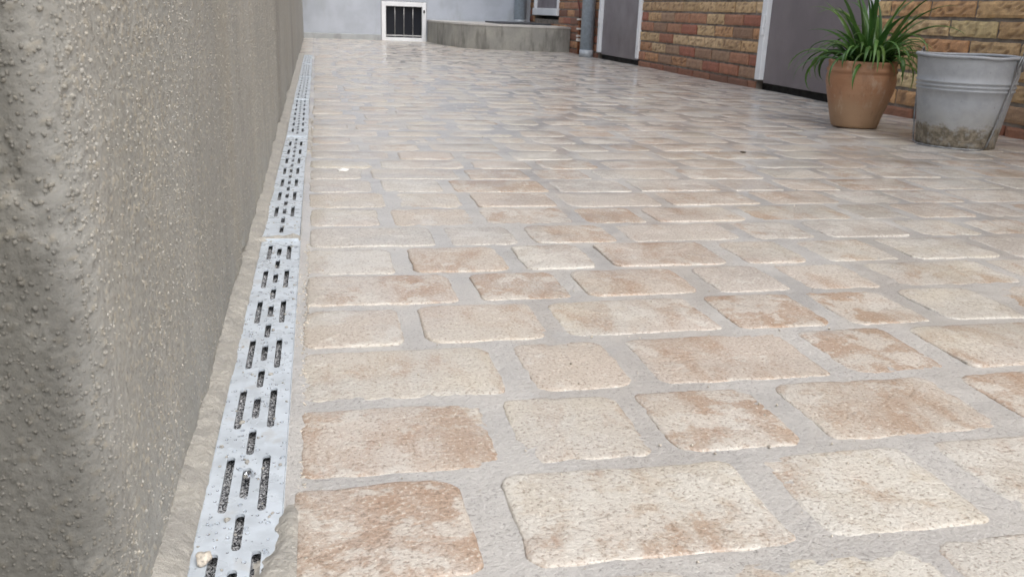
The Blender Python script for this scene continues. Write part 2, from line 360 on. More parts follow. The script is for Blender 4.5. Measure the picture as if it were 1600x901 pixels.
# how tan / how limy the near pavers are in the photograph (row: values from the left)
TAN = {2: [.3, .3, .25, .5, .45], 3: [.75, .55, .6, .5], 4: [.8, .35, .85, .6, .9], 5: [.45, .3, .5, .9, .55], 6: [.15, .55, .45, .95, .85, .3], 7: [.6, 1.0, .55, .2, .35, .6],
       8: [.25, .55, .35, .6, .5, .6, .3], 9: [.1, .3, .6, .3, .5, .2], 10: [.15, .5, .6, .8]}
KNOWN = {k-1: v for k, v in KNOWN.items()}; TAN = {k-1: v for k, v in TAN.items()}
pav = []                                    # (x0,x1,y0,y1,tan,lime,gap)
for k in range(len(J)-1):
    y0, y1 = J[k]+.0067, J[k+1]-.0067
    xs = list(KNOWN.get(k, []))
    if not xs:
        xs = [(-.02 if (y0+y1)/2 < 5.85 else -.118) + random.uniform(-.003, .003)]; xs.append(xs[0] + random.choice((.095, .11, .125, .172)))
    while xs[-1] < WX-.05:
        a = xs[-1] + random.uniform(.017, .024); L = random.choice((.093, .107, .12, .122, .125, .14, .168, .175))
        if a + L > WX-.055: L = WX-.004-a
        xs += [a, a+L]
    for i in range(0, len(xs), 2):
        tn = TAN.get(k, []); tv = tn[i//2] if i//2 < len(tn) else random.choice((.1, .15, .2, .3, .35, .4, .45, .5, .55, .7))*(1 if k < 14 else .85)
        if xs[i] < .12 and k > 8: tv *= .5
        pav.append((xs[i], xs[i+1], y0+random.uniform(-.0015, .0015), y1+random.uniform(-.0015, .0015), tv, random.random()))
def in_slab(x, y):
    return x > 1.12 and y > 7.9 or (x > 1.3 and y > 7.6)
def px(x, y, z=0):
    d = Vector((x, y, z-CAM_H)); w = d.dot(_f)
    return (800+FPX*d.dot(_r)/w, 450.5-FPX*d.dot(_u)/w, w) if w > .05 else None
def visible(p):
    for sx in (p[0], p[1]):
        for sy in (p[2], p[3]):
            q = px(sx, sy)
            if q and -20 < q[0] < 1620 and -20 < q[1] < 925: return True
    return False
def paver_geo(p, near):
    """rounded, worn block: rings of an irregular rounded-rectangle outline"""
    x0, x1, y0, y1, tn, li = p; cx, cy = (x0+x1)/2, (y0+y1)/2; hx, hy = (x1-x0)/2, (y1-y0)/2
    N = 80 if near else 16
    rc = random.uniform(.009, .018); seed = random.uniform(0, 60)
    rcs = [random.uniform(.006, .021) for _ in range(4)]
    pts = []; per = N//4
    for c, (sx, sy) in enumerate(((1, 1), (-1, 1), (-1, -1), (1, -1))):
        r = rcs[c]; m = max(2, int(per*.4)) if near else 2
        for j in range(m):
            a = math.pi/2*(c + (j/(m-1)))
            pts.append((sx*(hx-r)+r*math.cos(a), sy*(hy-r)+r*math.sin(a)))
        q = per-m; nx = ((-1, 1), (-1, -1), (1, -1), (1, 1))[c]
        r2 = rcs[(c+1) % 4]; s2 = ((-1, 1), (-1, -1), (1, -1), (1, 1))[c]
        a2 = math.pi/2*(c+1); e0 = pts[-1]; e1 = (s2[0]*(hx-r2)+r2*math.cos(a2), s2[1]*(hy-r2)+r2*math.sin(a2))
        for j in range(q):
            f = (j+1)/(q+1); pts.append((e0[0]+(e1[0]-e0[0])*f, e0[1]+(e1[1]-e0[1])*f))
    pts = np.array(pts); n = len(pts)
    nn = pts/np.maximum(1e-6, np.hypot(pts[:, 0], pts[:, 1]))[:, None]
    pts = pts + nn*(.0015*vnoise(pts[:, 0]*45+seed, pts[:, 1]*45, seed)+.0011*vnoise(pts[:, 0]*230+seed, pts[:, 1]*190, seed))[:, None]
    if near: rings = [(0.0, -.03), (0.0, -.0030), (.0005, -.0013), (.0016, -.0005), (.0045, -.0001), (.012, .0002), (.022, .0005), (.032, .0005), (.042, .0005)]
    else: rings = [(0.0, -.03), (0.0, -.0036), (.0020, -.0009), (.0075, 0.0)]
    V = []
    md = min(hx, hy)
    for ins, z in rings:
        sc = np.array([(hx-ins)/hx, (hy-min(ins, hy*.97))/hy]); q = pts*sc
        V.append(np.c_[q, np.full(n, z)])
    V.append(np.array([[0, 0, rings[-1][1]]])); V = np.concatenate(V)
    if near:
        w = (V[:, 2] > -.02)
        V[:, 2] += w*(.0007*fbm(V[:, 0]*60+seed, V[:, 1]*60, seed) + .0007*vnoise(V[:, 0]*230+seed, V[:, 1]*230, 2.5))
    tilt = (random.gauss(0, .005), random.gauss(0, .007)); dz = max(-.0004, random.gauss(.0001, .0006))
    V[:, 2] += V[:, 0]*tilt[0] + V[:, 1]*tilt[1] + dz
    rot = random.gauss(0, .008); c_, s_ = math.cos(rot), math.sin(rot)
    V = np.c_[V[:, 0]*c_-V[:, 1]*s_+cx, V[:, 0]*s_+V[:, 1]*c_+cy, V[:, 2]]
    V[:, 2] += hz(V[:, 0], V[:, 1])
    F = []
    for r in range(len(rings)-1):
        for j in range(n): F.append((r*n+j, r*n+(j+1) % n, (r+1)*n+(j+1) % n, (r+1)*n+j))
    top = (len(rings)-1)*n
    F += [(top+j, top+(j+1) % n, len(V)-1) for j in range(n)]
    col_ = np.tile([tn, random.random(), li, 1], (len(V), 1))
    return V, F, col_
pav = [p for p in pav if not in_slab((p[0]+p[1])/2, (p[2]+p[3])/2)]
vis = [p for p in pav if visible(p)]
def parea(p):
    a, b, c = px(p[0], p[2]), px(p[1], p[2]), px(p[0], p[3])
    return abs((b[0]-a[0])*(c[1]-a[1])) if a and b and c else 1e6
vis.sort(key=parea, reverse=True); single = set(id(p) for p in vis[:298])
fv, ff, fc, base = [], [], [], 0
for p in pav:
    near = p[2] < 1.75 and id(p) in single
    V, F, C = paver_geo(p, near)
    if id(p) in single: mobj('paver', V, F, M['paver'], paving, True, {'tint': C})
    else:
        fv.append(V); fc.append(C); ff += [tuple(i+base for i in f) for f in F]; base += len(V)
far = mobj('far_pavers', np.concatenate(fv), ff, M['paver'], paving, True, {'tint': np.concatenate(fc)}); tag(far, kind='stuff')

# ---------------------------------------------------------------- roughcast garden wall on the left
def spaced(a, b, fn):
    o = [a]
    while o[-1] < b: o.append(o[-1]+fn(o[-1]))
    o[-1] = b; return o
YC, RC = .383, .020
path = []                                   # (x, y, nx, ny)
for x in spaced(-.24, -.0985-RC, lambda q: .01 if q < -.19 else .0014): path.append((x, YC, 0, -1))
for j in range(1, 16): a = math.pi/2*j/16; path.append((-.0985-RC+RC*math.sin(a), YC+RC-RC*math.cos(a), math.sin(a), -math.cos(a)))
for y in spaced(YC+RC, 9.2, lambda q: .0014 if q < .66 else min(.04, .0014+(q-.66)*.0032)): path.append((float(wall_x(y)), y, 1, 0))
path = np.array(path); S = np.concatenate([[0], np.cumsum(np.hypot(*np.diff(path[:, :2], axis=0).T))])
WH = 1.25
zs = np.array(spaced(-.02, WH, lambda q: .0015 if q < .345 else min(.08, .0015+(q-.345)*.15)))
SS, ZZ = np.meshgrid(S, zs, indexing='ij')
d1, r1 = cells(SS*270, ZZ*270); d2, r2 = cells(SS*480+9, ZZ*480+3)
dens = .5 + .32*vnoise(SS*14, ZZ*7, 1.1) + .12*vnoise(SS*60, ZZ*40, 2.2)
b1 = np.clip(1-(d1/.50)**2, 0, 1)*(r1 < dens*.40); b2 = np.clip(1-(d2/.55)**2, 0, 1)*(r2 < dens*.9)
disp = .0010*b1*(.6+r1) + .0007*b2 + .0005*fbm(SS*110, ZZ*90, 4.4) + .0018*vnoise(SS*7, ZZ*5, 6.6) + .0006*vnoise(SS*26, ZZ*16, 8.8)
# plaster ends raggedly above the mortar, with a knocked-out hole by the first grate joint
yy = path[:, 1][:, None]
disp = disp - .007*np.clip((.010+.008*vnoise(SS*22, SS*0, 3.1)-ZZ)/.006, 0, 1)
disp = disp - .016*np.exp(-(((yy-1.10)/.010)**2+((ZZ-.022)/.014)**2)*1.5)*((path[:, 2] > .9) & (path[:, 0] > -.2))[:, None]
for (qy, qz, ry, rz) in ((2.02, .012, .05, .012), (2.35, .012, .06, .014), (3.2, .012, .12, .014)):
    disp = disp - .010*np.exp(-(((yy-qy)/ry)**2+((ZZ-qz)/rz)**2)*1.5)*((path[:, 2] > .9) & (path[:, 0] > -.2))[:, None]
PX = path[:, 0][:, None] + path[:, 2][:, None]*disp; PY = path[:, 1][:, None] + path[:, 3][:, None]*disp
gr = np.clip(b1*1.6*(r1 > .08) + b2*.25, 0, 1)
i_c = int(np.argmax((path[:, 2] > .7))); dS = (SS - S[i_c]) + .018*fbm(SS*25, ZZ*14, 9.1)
stain_shade = .12 + .88*np.clip(.62-dS/.040, 0, 1)  # real stain amount plus shade painted over the free end
stain_shade = np.clip(stain_shade + .55*np.clip(vnoise(SS*3.1, ZZ*1.2, 5.5)-.15, 0, 1), 0, 1)
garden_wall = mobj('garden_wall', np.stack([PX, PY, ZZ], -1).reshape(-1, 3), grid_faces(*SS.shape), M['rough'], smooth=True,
     attrs={'grain': np.stack([gr, r1, r2], -1).reshape(-1, 3), 'stain': np.stack([stain_shade]*3, -1).reshape(-1, 3)})
tag(garden_wall, 'rough grey roughcast wall with damp stains and painted end shade running along the drain', 'wall')
box('coping', -.62, -.075, YC-.03, 9.2, WH, WH+.05, M['roof'], garden_wall, .006)
box('wall_core', -.60, -.125, YC+.02, 9.2, -.02, WH-.001, M['rough'], garden_wall, 0)
bm = bmesh.new(); add_box(bm, -.62, -.205, -1.8, YC-.0315, -.02, 2.6, .006)
bm_obj('light_blocker', bm, M['rough'], garden_wall)  # added unseen block, keeps light off the wall's free end

# grains of the roughcast, standing out of the plaster
tb = bmesh.new(); bmesh.ops.create_icosphere(tb, subdivisions=1, radius=1); tv0 = np.array([v.co[:] for v in tb.verts]); tf0 = np.array([[v.index for v in f.verts] for f in tb.faces]); tb.free()
sA = S[int(np.argmax(path[:, 0] > -.19))]; sC = S[i_c]; NG = 44000
gs = np.where(rng.random(NG) < .16, sA+(sC+.03-sA)*rng.random(NG), sC+2.2*rng.random(NG)**1.75); gz = .004+.36*rng.random(NG)
keep = rng.random(NG) < .55+.5*vnoise(gs*11, gz*6, 7.1)+.25*vnoise(gs*40, gz*30, 2.7); gs, gz = gs[keep], gz[keep]
gi = np.clip(np.searchsorted(S, gs), 0, len(S)-1); zi = np.clip(np.searchsorted(zs, gz), 0, len(zs)-1); dd = disp[gi, zi]
gc = np.stack([path[gi, 0]+path[gi, 2]*dd, path[gi, 1]+path[gi, 3]*dd, gz], -1); gr_ = .0005+.0010*rng.random(len(gs))**2.0
gc = gc - np.stack([path[gi, 2], path[gi, 3], 0*gz], -1)*(gr_*.45)[:, None]
GV = (tv0[None]*(1+.7*(rng.random((len(gs), len(tv0), 1))-.5))*gr_[:, None, None]+gc[:, None]).reshape(-1, 3)
GF = (tf0[None]+(np.arange(len(gs))*len(tv0))[:, None, None]).reshape(-1, 3)
k0 = np.repeat(.12+.68*rng.random(len(gs))**1.6, len(tv0)); k1 = np.repeat(rng.random(len(gs)), len(tv0)); k2 = np.repeat(stain_shade[gi, zi], len(tv0))
gn = mobj('roughcast_grains', GV, GF, M['rough'], garden_wall, True, {'grain': np.stack([k0, k1, k1], -1), 'stain': np.stack([k2]*3, -1)}); tag(gn, kind='stuff')  # 'stain' holds real stains plus painted end shade

# mortar strip between wall and drain
sy = np.array(spaced(.36, 5.9, lambda q: .0022 if q < .8 else min(.03, .0022+(q-.8)*.006))); sx = np.linspace(0, 1, 16)
U, YY = np.meshgrid(sx, sy, indexing='ij')
xl = wall_x(YY)-.010; xr_ = DX0+.0008+.0014*fbm(YY*30, YY*0+2, .5)+.0022*np.clip(vnoise(YY*9, YY*0, 4.5), 0, 1)
XX = xl+(xr_-xl)*U
ZM = .0085*(1-U)**1.3 + .0036*np.clip((1-U)*6, 0, 1) + .0026*fbm(XX*130, YY*130, 1.2) + .0034*vnoise(XX*50, YY*34, 3.4)*(1-.6*U)
ZM = ZM + np.where(U > .97, -.003, 0) 
ms = mobj('mortar_strip', np.stack([XX, YY, ZM], -1).reshape(-1, 3), grid_faces(*U.shape), M['mortar'], smooth=True)
tag(ms, 'crumbly sand coloured mortar strip filling the gap between wall and drain', 'mortar')

# ---------------------------------------------------------------- channel drain
chn = empty('drain_channel', (-.056, .2, 0)); tag(chn, 'dark narrow drain channel sunk under the slotted metal grates', 'drain')
bm = bmesh.new(); add_box(bm, DX0-.004, DX0+.003, .1, 5.81, -.09, -.0035); add_box(bm, DX1-.003, DX1+.002, .1, 5.81, -.09, -.0035); add_box(bm, DX0+.003, DX1-.003, .1, 5.81, -.09, -.08)
add_box(bm, DX0+.003, DX1-.003, 5.79, 5.81, -.08, -.0035); bm_obj('channel_body', bm, M['channel'], chn)
qy = np.array(spaced(.3, 5.79, lambda q: .003 if q < 1.3 else .02)); qx = np.linspace(DX0+.003, DX1-.003, 22); QX, QY = np.meshgrid(qx, qy, indexing='ij')
d_, r_ = cells(QX*260, QY*260)
QZ = -.0085 + .003*np.clip(1-(d_/.6)**2, 0, 1) + .002*vnoise(QX*60, QY*60, .3)
silt = mobj('silt_fill', np.stack([QX, QY, QZ], -1).reshape(-1, 3), grid_faces(*QX.shape), M['silt'], None, True); silt.parent = chn; silt.location = (.056, -.2, 0)
C0 = .5516
def grate(y0, y1, label, tw=0.0, dz=0.0):
    root = empty('drain_grate', (-.056, (y0+y1)/2, 0)); tag(root, label, 'drain grate', 'slotted drain grates laid end to end')
    cxm, cym = -.056, (y0+y1)/2; bm = bmesh.new(); w = .0028; sl = ((-.0690, .0372), (-.0568, .0204), (-.0443, .0372))
    def quad(x0, x1, a0, b0, a1, b1):       # strip between x0,x1: from a (y at x0/x1) to b
        bm.faces.new([bm.verts.new(c) for c in ((x0, a0, 0), (x1, a1, 0), (x1, b1, 0), (x0, b0, 0))])
    edges = [DX0] + [e for s, _ in sl for e in (s-w, s+w)] + [DX1]
    for i in range(0, len(edges), 2):
        n = max(1, int((y1-y0)/.06))
        for j in range(n): ya, yb_ = y0+(y1-y0)*j/n, y0+(y1-y0)*(j+1)/n; quad(edges[i], edges[i+1], ya, yb_, ya, yb_)
    for (sx_, hl), pitch in zip(sl, (.119, .0597, .119)):
        k0 = math.ceil((y0+.010+hl-C0)/pitch); k1 = math.floor((y1-.010-hl-C0)/pitch)
        cs = [C0+pitch*k for k in range(k0, k1+1)]; NS = 6
        xs_ = [sx_-w+2*w*i/NS for i in range(NS+1)]; arc = [math.sqrt(max(0, w*w-(q-sx_)**2))-w for q in xs_]
        lo = [[y0]*(NS+1)] + [[c+hl+a for a in arc] for c in cs]; hi = [[c-hl-a for a in arc] for c in cs] + [[y1]*(NS+1)]
        for l, h in zip(lo, hi):
            for i in range(NS): quad(xs_[i], xs_[i+1], l[i], h[i], l[i+1], h[i+1])
    bmesh.ops.remove_doubles(bm, verts=bm.verts, dist=1e-6)
    for v in bm.verts:
        v.co.z = .0012 + dz; v.co.x += tw*(v.co.y-cym)
    pl = bm_obj('slotted_plate', bm, M['grate'], root); pl.modifiers.new('thickness', 'SOLIDIFY').thickness = .0022; pl.modifiers[0].offset = -1
    for n_, (a, b) in (('side_flange', (DX0-.0009, DX0-.0001)), ('side_flange', (DX1+.0001, DX1+.0009))):
        bm = bmesh.new(); add_box(bm, a, b, y0, y1, -.012, .0014+dz, .0003, 1)
        for v in bm.verts: v.co.x += tw*(v.co.y-cym)
        bm_obj(n_, bm, M['grate'], root)
    for ya, yb_ in ((y0-.0024, y0-.0002), (y1+.0002, y1+.0024)):
        bm = bmesh.new(); add_box(bm, DX0+.002, DX1-.002, ya, yb_, -.012, .0042+dz, .0003, 1); bm_obj('end_lip', bm, M['grate'], root)
    return root
GL = ['nearest wet galvanised slotted drain grate, beaded with water drops', 'second slotted drain grate from the camera, behind the mortar chip', 'third slotted drain grate along the rough wall', 'fourth slotted drain grate along the rough wall, far off',
      'fifth slotted drain grate, next to last from the far end', 'last slotted drain grate, ending before the blue grey wall']
for (a, b), l, tw, dz in zip(((.22, 1.203), (1.222, 2.208), (2.224, 3.098), (3.114, 4.05), (4.064, 5.0), (5.014, 5.79)), GL, (.0, .003, -.004, .003, 0, .002), (0, .0006, 0, .0008, 0, 0)): grate(a, b, l, tw, dz)

def lump(name, cx, cy, cz, sx, sy_, sz, mat, seed, n=2, rot=0.0):
    bm = bmesh.new(); bmesh.ops.create_icosphere(bm, subdivisions=n+1, radius=1)
    c_, s_ = math.cos(rot), math.sin(rot)
    for v in bm.verts:
        p = v.co.copy(); k = 1+.38*float(vnoise(p.x*1.6+seed, p.y*1.6, p.z*1.6+seed))+.16*float(vnoise(p.x*4.5+seed, p.y*4.5, p.z*4.5))
        X_, Y_ = p.x*sx*k, p.y*sy_*k
        v.co = (cx+X_*c_-Y_*s_, cy+X_*s_+Y_*c_, cz+p.z*sz*k)
    return bm_obj(name, bm, mat, None, True)
def patch(name, x0, x1, y0, y1, hfun, mat, label, cat, st=.0009):
    X_, Y_ = np.meshgrid(np.arange(x0, x1, st), np.arange(y0, y1, st), indexing='ij'); H_ = hfun(X_, Y_)
    V = np.stack([X_, Y_, np.maximum(H_, -.0012)], -1).reshape(-1, 3); F = grid_faces(*X_.shape); ok = (H_.reshape(-1)[F] > -.0011).any(1); F = F[ok]
    used = np.unique(F); mp = np.zeros(len(V), int); mp[used] = np.arange(len(used))
    return tag(mobj(name, V[used], mp[F], mat, None, True), label, cat)
def h_chip(x, y):
    yc = 1.2120+(x+.056)*.22+.003*vnoise(x*90, x*0, 7.7); w = .0085+.004*vnoise(x*70, x*0, 2.2)
    return .0075*(1-((y-yc)/w)**2) - .004*np.clip((x+.040)/.006, 0, 3) + .0028*fbm(x*150, y*150, 3.3) + .002*vnoise(x*60, y*60, 1.1)
patch('mortar_chip', -.098, -.030, 1.190, 1.236, h_chip, M['mortar'], 'jagged ridge of mortar lying across the first grate joint', 'mortar chip')
def h_smear(x, y):
    xe = -.0335-.023*np.clip((.475-y)/.085, 0, 1.4)+.0022*fbm(y*38, y*0+.3, 5.1)
    return np.clip((x-xe)/.006, -1, 1)*.0030 + .0012 + .0016*fbm(x*120, y*120, 6.2) - .004*np.clip((y-.505)/.02, 0, 2) - .0028*np.clip((-x-.0)/.0-0 if False else (x+.024)/.004, 0, 2) - .009*np.exp(-(((x+.042)/.0035)**2+((y-.408)/.012)**2))
patch('mortar_smear', -.080, -.020, .34, .545, h_smear, M['mortar'], 'smear of sandy mortar spilled over the near end of the drain', 'mortar smear')
tag(lump('pebble', -.0735, .462, .0045, .0042, .005, .0032, M['silicone'], 5.0, 2), 'small tan pebble on the near grate by the wall', 'pebble')
tag(lump('water_blob', -.0545, .5605, .0022, .0038, .0042, .0022, M['water'], .3, 3), 'large clear water drop sitting on the near grate', 'water drop')

# beads of water and crumbs of sand on the near grates
def scatter(name, count, mat, rmin, rmax, flat, yr, jag=0.0, xr=(DX0+.001, DX1-.001), z0=.0016, sub=1):
    tb = bmesh.new(); bmesh.ops.create_icosphere(tb, subdivisions=sub, radius=1); tv = np.array([v.co[:] for v in tb.verts]); tf = np.array([[v.index for v in f.verts] for f in tb.faces]); tb.free()
    VV, FF = [], []
    for i in range(count):
        x_, y_ = random.uniform(*xr), yr[0]+(yr[1]-yr[0])*random.random()**1.3
        if jag == 0:
            bad = False
            for (sx_, hl), pitch in zip(((-.0690, .0372), (-.0568, .0204), (-.0443, .0372)), (.119, .0597, .119)):
                dd = abs((y_-C0+pitch/2) % pitch - pitch/2)
                if abs(x_-sx_) < .0042 and dd < hl+.001: bad = True
            if bad: continue
        r = rmin+(rmax-rmin)*random.random()**2.2
        v = tv*r*(1+jag*(rng.random((len(tv), 1))-.5)); v[:, 2] *= flat
        VV.append(v+[x_, y_, z0+r*flat*.25]); FF.append(tf+len(tv)*(len(VV)-1))
    return mobj(name, np.concatenate(VV), np.concatenate(FF), mat, None, True)
tag(scatter('water_beads', 650, M['water'], .0005, .0018, .55, (.36, 1.25), sub=2), 'tiny water beads scattered over the near drain grates', 'water drops', kind='stuff')
tag(scatter('sand_crumbs', 260, M['mortar'], .0004, .0022, .6, (.36, 2.2), .7), 'crumbs of sand scattered over the drain grates', 'sand', kind='stuff')
tag(scatter('grit', 1500, M['silicone'], .0005, .0019, .7, (.40, 2.6), .8, (DX1+.001, -.017), -.001), 'coarse grit in the joint between drain and pavers', 'grit', kind='stuff')

# ---------------------------------------------------------------- rear house
WX0, WX1, WZ0, WZ1 = .612, 1.042, -.004, .358
rear = empty('plastered_house', (.8, YR, 0)); tag(rear, 'blue grey plastered house wall closing the far end of the courtyard', 'house')
bm = bmesh.new()
for a in ((-.6, WX0-.004, -.02, 4.5), (WX1+.004, 2.8, -.02, 4.5), (WX0-.004, WX1+.004, WZ1+.004, 4.5)): add_box(bm, a[0], a[1], YR, YR+.25, a[2], a[3])
bm_obj('wall', bm, M['plaster'], rear)
bm = bmesh.new(); add_box(bm, -.6, WX0-.006, YR-.012, YR-.0002, -.02, .05, .004); bm_obj('plinth', bm, M['plinth'], rear)
fw = .042; yf0, yf1 = YR-.006, YR+.04
wf = box('basement_window', WX0, WX1, YR+.042, YR+.06, WZ0, WZ1, M['black'], rear, 0)
for n_, a in (('frame', (WX0, WX0+fw, WZ0, WZ1)), ('frame', (WX1-fw, WX1, WZ0, WZ1)), ('frame', (WX0+fw, WX1-fw, WZ1-fw, WZ1)), ('sill', (WX0+fw, WX1-fw, WZ0, WZ0+.032))):
    o = box(n_, a[0], a[1], yf0, yf1, a[2], a[3], M['white'], wf, .003)
box('pane', WX0+fw, WX1-fw, YR+.030, YR+.035, WZ0+.032, WZ1-fw, M['glass'], wf, 0)
for i in range(3):
    bx_ = WX0+fw+(WX1-WX0-2*fw)*(i+1)/4; bm = bmesh.new(); tube(bm, [(bx_, YR+.012, WZ0+.03), (bx_, YR+.012, WZ1-fw+.002)], .0036, 8); bm_obj('bar', bm, M['steel'], wf, True)
box('cross_rail', WX0+fw, WX1-fw, YR+.006, YR+.018, WZ0+.045, WZ0+.056, M['steel'], wf, .002)
box('latch', WX1-fw+.012, WX1-fw+.026, YR-.018, YR-.0065, .262, .288, M['black'], wf, .003)

# curved concrete step
st = empty('concrete_step', (1.6, 8.0, 0)); tag(st, 'weathered concrete step with a rounded left end before the far wall', 'step')
def extrude(poly, z0, z1, name, mat, parent, off=0.0, bev=.004):
    pts = [Vector((a, b)) for a, b in poly]; n = len(pts); out = []
    for i, p in enumerate(pts):
        d = (pts[(i+1) % n]-pts[i-1]); nn = Vector((-d.y, d.x)).normalized() if d.length else Vector((0, 0)); out.append(p-nn*(-off) if False else p+Vector((-d.y, d.x)).normalized()*(-off))
    bm = bmesh.new(); a = [bm.verts.new((p.x, p.y, z0)) for p in out]; b = [bm.verts.new((p.x, p.y, z1)) for p in out]
    bm.faces.new(a); ft = bm.faces.new(b)
    for i in range(n): bm.faces.new((a[i], a[(i+1) % n], b[(i+1) % n], b[i]))
    if bev: bmesh.ops.bevel(bm, geom=list(ft.edges), offset=bev, segments=2, affect='EDGES')
    return bm_obj(name, bm, mat, parent)
fine = []
for i in range(len(SLAB)-1):
    for j in range(4):
        f = j/4; fine.append((SLAB[i][0]*(1-f)+SLAB[i+1][0]*f, SLAB[i][1]*(1-f)+SLAB[i+1][1]*f))
fine.append(SLAB[-1])
extrude(SLAB, -.02, .188, 'base', M['step'], st, 0, 0)
extrude(SLAB, .1885, .2025, 'screed_top', M['steptop'], st, .004, .004)
mt = box('door_mat', 1.55, 2.03, 7.78, 8.42, .2035, .2165, M['mat'], None, .004); tag(mt, 'flat dark grey mat lying on the concrete step', 'mat')

# ---------------------------------------------------------------- brick house
DOORS = [(3.08, 3.975, 0.0), (5.62, 6.52, 0.0), (7.70, 8.61, .288)]      # y range, z of the frame foot
DTOP = 2.12; HT = 3.4
house = empty('brick_house', (WX+.1, 4.2, 0)); tag(house, 'brick house wall of yellow and red bricks on the right', 'house')
bm = bmesh.new(); JX = WX+.0075
def seg(y0, y1, z0, z1): add_box(bm, JX, JX+.2, y0, y1, z0, z1)
edges = [-.6] + [e for d in DOORS for e in d[:2]] + [YR-.001]
for i in range(0, len(edges), 2): seg(edges[i], edges[i+1], -.02, HT)
for a, b, z in DOORS:
    seg(a, b, DTOP, HT)
    if z > .1: seg(a, b, -.02, z-.035)
wallm = bm_obj('wall', bm, M['brickjoint'], house)
YEL = [(.47, .335, .185), (.43, .30, .16), (.50, .365, .215), (.42, .275, .145), (.38, .26, .145)]
RED = [(.29, .125, .075), (.31, .15, .09), (.27, .10, .065), (.33, .17, .10)]
BRN = [(.25, .155, .10), (.28, .185, .12)]; TANB = [(.38, .205, .105), (.40, .235, .12)]; DRK = [(.19, .075, .045), (.22, .10, .06), (.16, .075, .05)]
MID = ['rtgtgrrbr', 'tybrggrrt', 'yyryyyyyt', 'rbrrytbty', 'rybrryrrt', 'yyyyyyyyy', 'rtrytyryt']     # courses of the middle bay from the ground, far to near
PAL = dict(y=YEL, r=RED, b=BRN, t=TANB, g=BRN)
CH, BL = .0612, .2225
def brick_geo(y0, y1, z0, z1, kind, full):
    c = np.array(random.choice(kind)); c = np.minimum(.75, c*random.uniform(1.2, 1.5))
    yel = kind is YEL or kind is TANB
    if not full:
        f = WX+random.uniform(-.002, .002)
        V = [(f, y0, z0), (f, y1, z0), (f, y1, z1), (f, y0, z1), (JX+.002, y0, z0), (JX+.002, y1, z0), (JX+.002, y1, z1), (JX+.002, y0, z1)]
        return np.array(V), [(0, 3, 2, 1), (0, 1, 5, 4), (1, 2, 6, 5), (2, 3, 7, 6), (3, 0, 4, 7)], c, np.zeros(8)
    nu, nv = 15, 6; s = random.uniform(0, 50)
    u = np.linspace(0, 1, nu); v = np.linspace(0, 1, nv); Uu, Vv = np.meshgrid(u, v, indexing='ij')
    wy = y1-y0; wz = z1-z0
    A, B = Uu*wy, Vv*wz
    warp = .012*vnoise(A*28+s, B*28, s)
    wv = vnoise((A+warp)*38+s, (B+1.6*warp)*75, s+3)
    amp = .0046 if yel else .0012
    rid = np.clip(1-np.abs(wv)*4.5, 0, 1)
    h = amp*(-rid) + .0022*fbm(A*18+s, B*22, s) 
    edge = np.minimum(np.minimum(A, wy-A), np.minimum(B, wz-B)); h = h - .0028*np.clip(1-edge/.005, 0, 1)
    jy = .0022*vnoise(B*60+s, A*8, 1.5)*((Uu < .01) | (Uu > .99)); jz = .0020*vnoise(A*45+s, B*3, 4.5)*((Vv < .01) | (Vv > .99))
    off = random.uniform(-.003, .001)
    V = np.stack([WX+off-h, y0+A+jy, z0+B+jz], -1).reshape(-1, 3); F = grid_faces(nu, nv)[:, ::-1].tolist()
    cr = (rid*(edge > .004)*(1 if yel else .4)).reshape(-1)
    n0 = len(V); rim = [i*nv for i in range(nu)] + [(nu-1)*nv+j for j in range(1, nv)] + [i*nv+nv-1 for i in range(nu-2, -1, -1)] + [j for j in range(nv-2, 0, -1)]
    back = V[rim].copy(); back[:, 0] = JX+.003; V = np.concatenate([V, back]); m = len(rim)
    F += [(rim[i], rim[(i+1) % m], n0+(i+1) % m, n0+i) for i in range(m)]
    return V, F, c, np.concatenate([cr, np.zeros(m)])
cnt = 0; uv, uf, uc, ub = [], [], [], 0
bays = [(-.6, 3.08, 'near'), (3.975, 5.62, 'mid'), (6.52, 7.70, 'far'), (8.61, YR-.002, 'far')]
